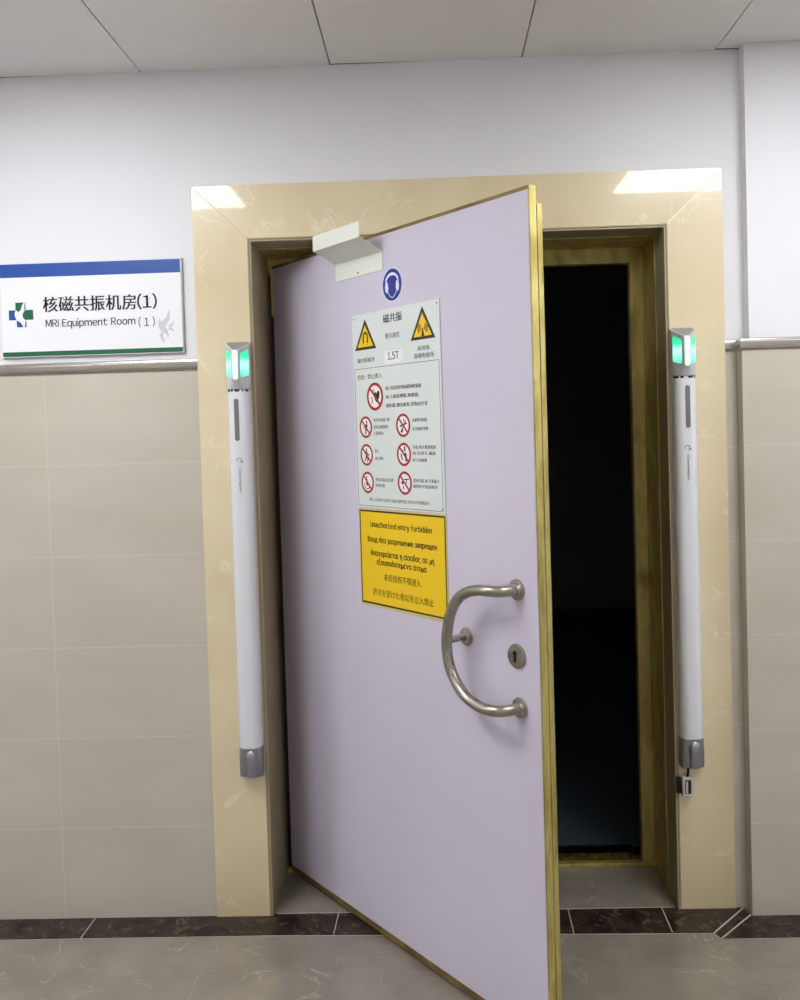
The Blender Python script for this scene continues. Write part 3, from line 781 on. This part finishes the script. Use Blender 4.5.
def pole(x, label, spin):
    so = -.004 if spin < 0 else .003
    p = empty('detector_pole', (x, 0, 0), 0, label, 'indicator pole', 'slim white detector poles on the marble jambs')
    q = MB(); q.loft([dsec(.0735, .044, .559), dsec(.0735, .044, 1.6815)]); q.build('tube_body', M['white_plastic'], p, smooth=True)
    q = MB(); q.loft([dsec(.0685, .040, 1.6817), dsec(.0685, .040, 1.6895)]); ring = q.build('joint_ring', M['white_plastic'], p, smooth=True)
    for a0, a1 in ((150, 128), (118, 108), (98, 84), (72, 66), (52, 30)) if spin < 0 else ((158, 122), (112, 98), (84, 60), (50, 30)):
        q = MB(); rows = []
        for z_ in (1.6822, 1.6889):
            rows.append([(.0352 * math.copysign(abs(math.cos(math.radians(a0 + (a1 - a0) * k / 6))) ** .75, math.cos(math.radians(a0 + (a1 - a0) * k / 6))), -.0016 - .0412 * abs(math.sin(math.radians(a0 + (a1 - a0) * k / 6))) ** .75, z_) for k in range(7)])
        vs = rows[0] + rows[1]; q.add(vs, [(k, k + 1, k + 8, k + 7) for k in range(6)])
        q.build('dark_vent', M['black'], ring)
    # head
    h0 = dsec(.0735, .044, 1.690); w1 = wsec(lambda y: 1.722)
    wt = wsec(lambda y: 1.840 + (y + .001) * .50)
    q = MB(); q.loft([h0, mixsec(dsec(.0745, .045, 1.706), [(a_, b_, 1.706) for a_, b_, _ in w1], .3), w1, wt])
    head = q.build('lamp_head', M['silver_plastic'], p, smooth=True, bevel=.0015)
    q = MB()
    tf = [(.034, -.003), (.034, -.016), (.008, -.057), (-.008, -.057), (-.034, -.016), (-.034, -.003)]
    q.add([(a_, b_, 1.8404 + (b_ + .001) * .50) for a_, b_ in tf], [(0, 1, 2, 3, 4, 5)])
    q.build('top_facet', M['top_facet'], head)
    for sd in (1, -1):
        A = Vector((sd * .0365, -.0200)); Bp = Vector((sd * .0118, -.0575)); d = Bp - A
        nrm = Vector((sd * abs(d.y), -abs(d.x))).normalized() * .0012
        outl = rrect(.02, .86, 1.7335, 1.8150, .008 / .045, 5)
        # rounded rectangle in (fraction along facet, z)
        pts = []
        for cxr, czr, a0 in ((.90, 1.8010, 0), (.10, 1.8130, 90), (.10, 1.7325, 180), (.90, 1.7265, 270)):
            for k in range(6):
                a_ = math.radians(a0 + 18 * k); fx = cxr - (.13 if cxr > .5 else -.13) + .13 * math.cos(a_) * (1); fz = czr + (-.006 if a0 < 180 else .006) + .006 * math.sin(a_)
                pts.append((fx, fz))
        vs = [(A.x + d.x * fx + nrm.x, A.y + d.y * fx + nrm.y, fz) for fx, fz in pts]
        q = MB(); q.add(vs, [tuple(range(len(vs)))])
        q.build('green_window', M['green'], head)
    q = MB(); out = []
    for k in range(9):
        a_ = math.pi + math.pi * k / 8; out.append((.0085 * math.cos(a_), 1.7265 + .0085 * math.sin(a_)))
    out += [(.0085, 1.8085), (-.0085, 1.8085)]
    q.plate(out, -.0648, -.0605); q.build('light_strip', M['spine'], head, bevel=.0012)
    # dark status slot
    q = MB(); q.plate(rrect(-.0075 + so, .0075 + so, 1.5285, 1.660, .0072), -.0458, -.043); q.build('status_slot', M['slot'], p, bevel=.0008)
    # brand mark: a looped swirl and vertical lettering
    q = MB(); ring_pts = []
    for k in range(13):
        a_ = math.radians(-60 + k * 22); ring_pts.append((.0078 * math.cos(a_) - .001, 1.468 + .0072 * math.sin(a_)))
    for k in range(12):
        line(q, *ring_pts[k], *ring_pts[k + 1], .0022, -.0458, -.0445)
    line(q, .002, 1.460, .009, 1.466, .0022, -.0458, -.0445); line(q, .009, 1.466, .0105, 1.4595, .0022, -.0458, -.0445)
    q.build('swirl_mark', M['logo_grey'], p)
    text('Cloud Magnet', -.0042, .0048, 1.366, 1.4455, -.0459, M['logo_grey'], p, .03, vertical=True)
    # foot cap
    q = MB()
    q.loft([dsec(.0725, .030, .4655, .35), dsec(.0745, .034, .470, .35), dsec(.0745, .038, .524, .4), dsec(.0745, .043, .553, .6), dsec(.0745, .0445, .5588, .75)])
    cap = q.build('foot_cap', M['cap'], p, smooth=True)
    q = MB(); rings = []
    for z_, w_, d_ in ((.4665, .017, .046), (.500, .0175, .050), (.524, .020, .053), (.538, .020, .052), (.548, .014, .047), (.553, .007, .042)):
        rings.append([(w_ * math.copysign(abs(math.cos(2 * math.pi * k / 24)) ** .6, math.cos(2 * math.pi * k / 24)) + .004, -.028 - (d_ - .028) * math.sin(2 * math.pi * k / 24), z_) if math.sin(2 * math.pi * k / 24) >= 0 else (w_ * math.cos(2 * math.pi * k / 24) + .004, -.028, z_) for k in range(24)])
    q.loft(rings); q.build('cap_boss', M['cap'], cap, smooth=True)
    return p
pole(-.6025, 'tall slim white pole with green lamp head, on the marble left of the door', -1)
rp_ = pole(.7865, 'tall slim white pole with green lamp head, on the marble right of the dark doorway', 1)

# --- little socket under the right pole
q = MB(); q.tube(spline([(-.013, -.020, .4685), (-.014, -.021, .448), (-.016, -.020, .434)], 5), .0036, 10); q.build('cable', M['rubber'], rp_)
sb = empty('socket_box', (.763, 0, .404), 0, 'small pale socket hanging on a black lead under the right pole', 'socket')
q = MB()
q.box(-.010, .022, -.030, -.001, -.030, .030); q.build('housing', M['silver_plastic'], sb, bevel=.002)
q = MB(); q.box(-.003, .016, -.0306, -.0301, -.021, .022); ins = q.build('socket_opening', M['black'], sb)
q = MB(); q.box(0, .006, -.0312, -.0306, -.019, .018); q.build('contact', M['silver_plastic'], ins)
q = MB(); q.box(-.0235, -.0102, -.014, -.001, -.026, .024)
for k in range(4): q.box(-.0225, -.0110, -.017, -.014, -.022 + k * .012, -.015 + k * .012)
q.build('clip', M['black'], sb, bevel=.001)
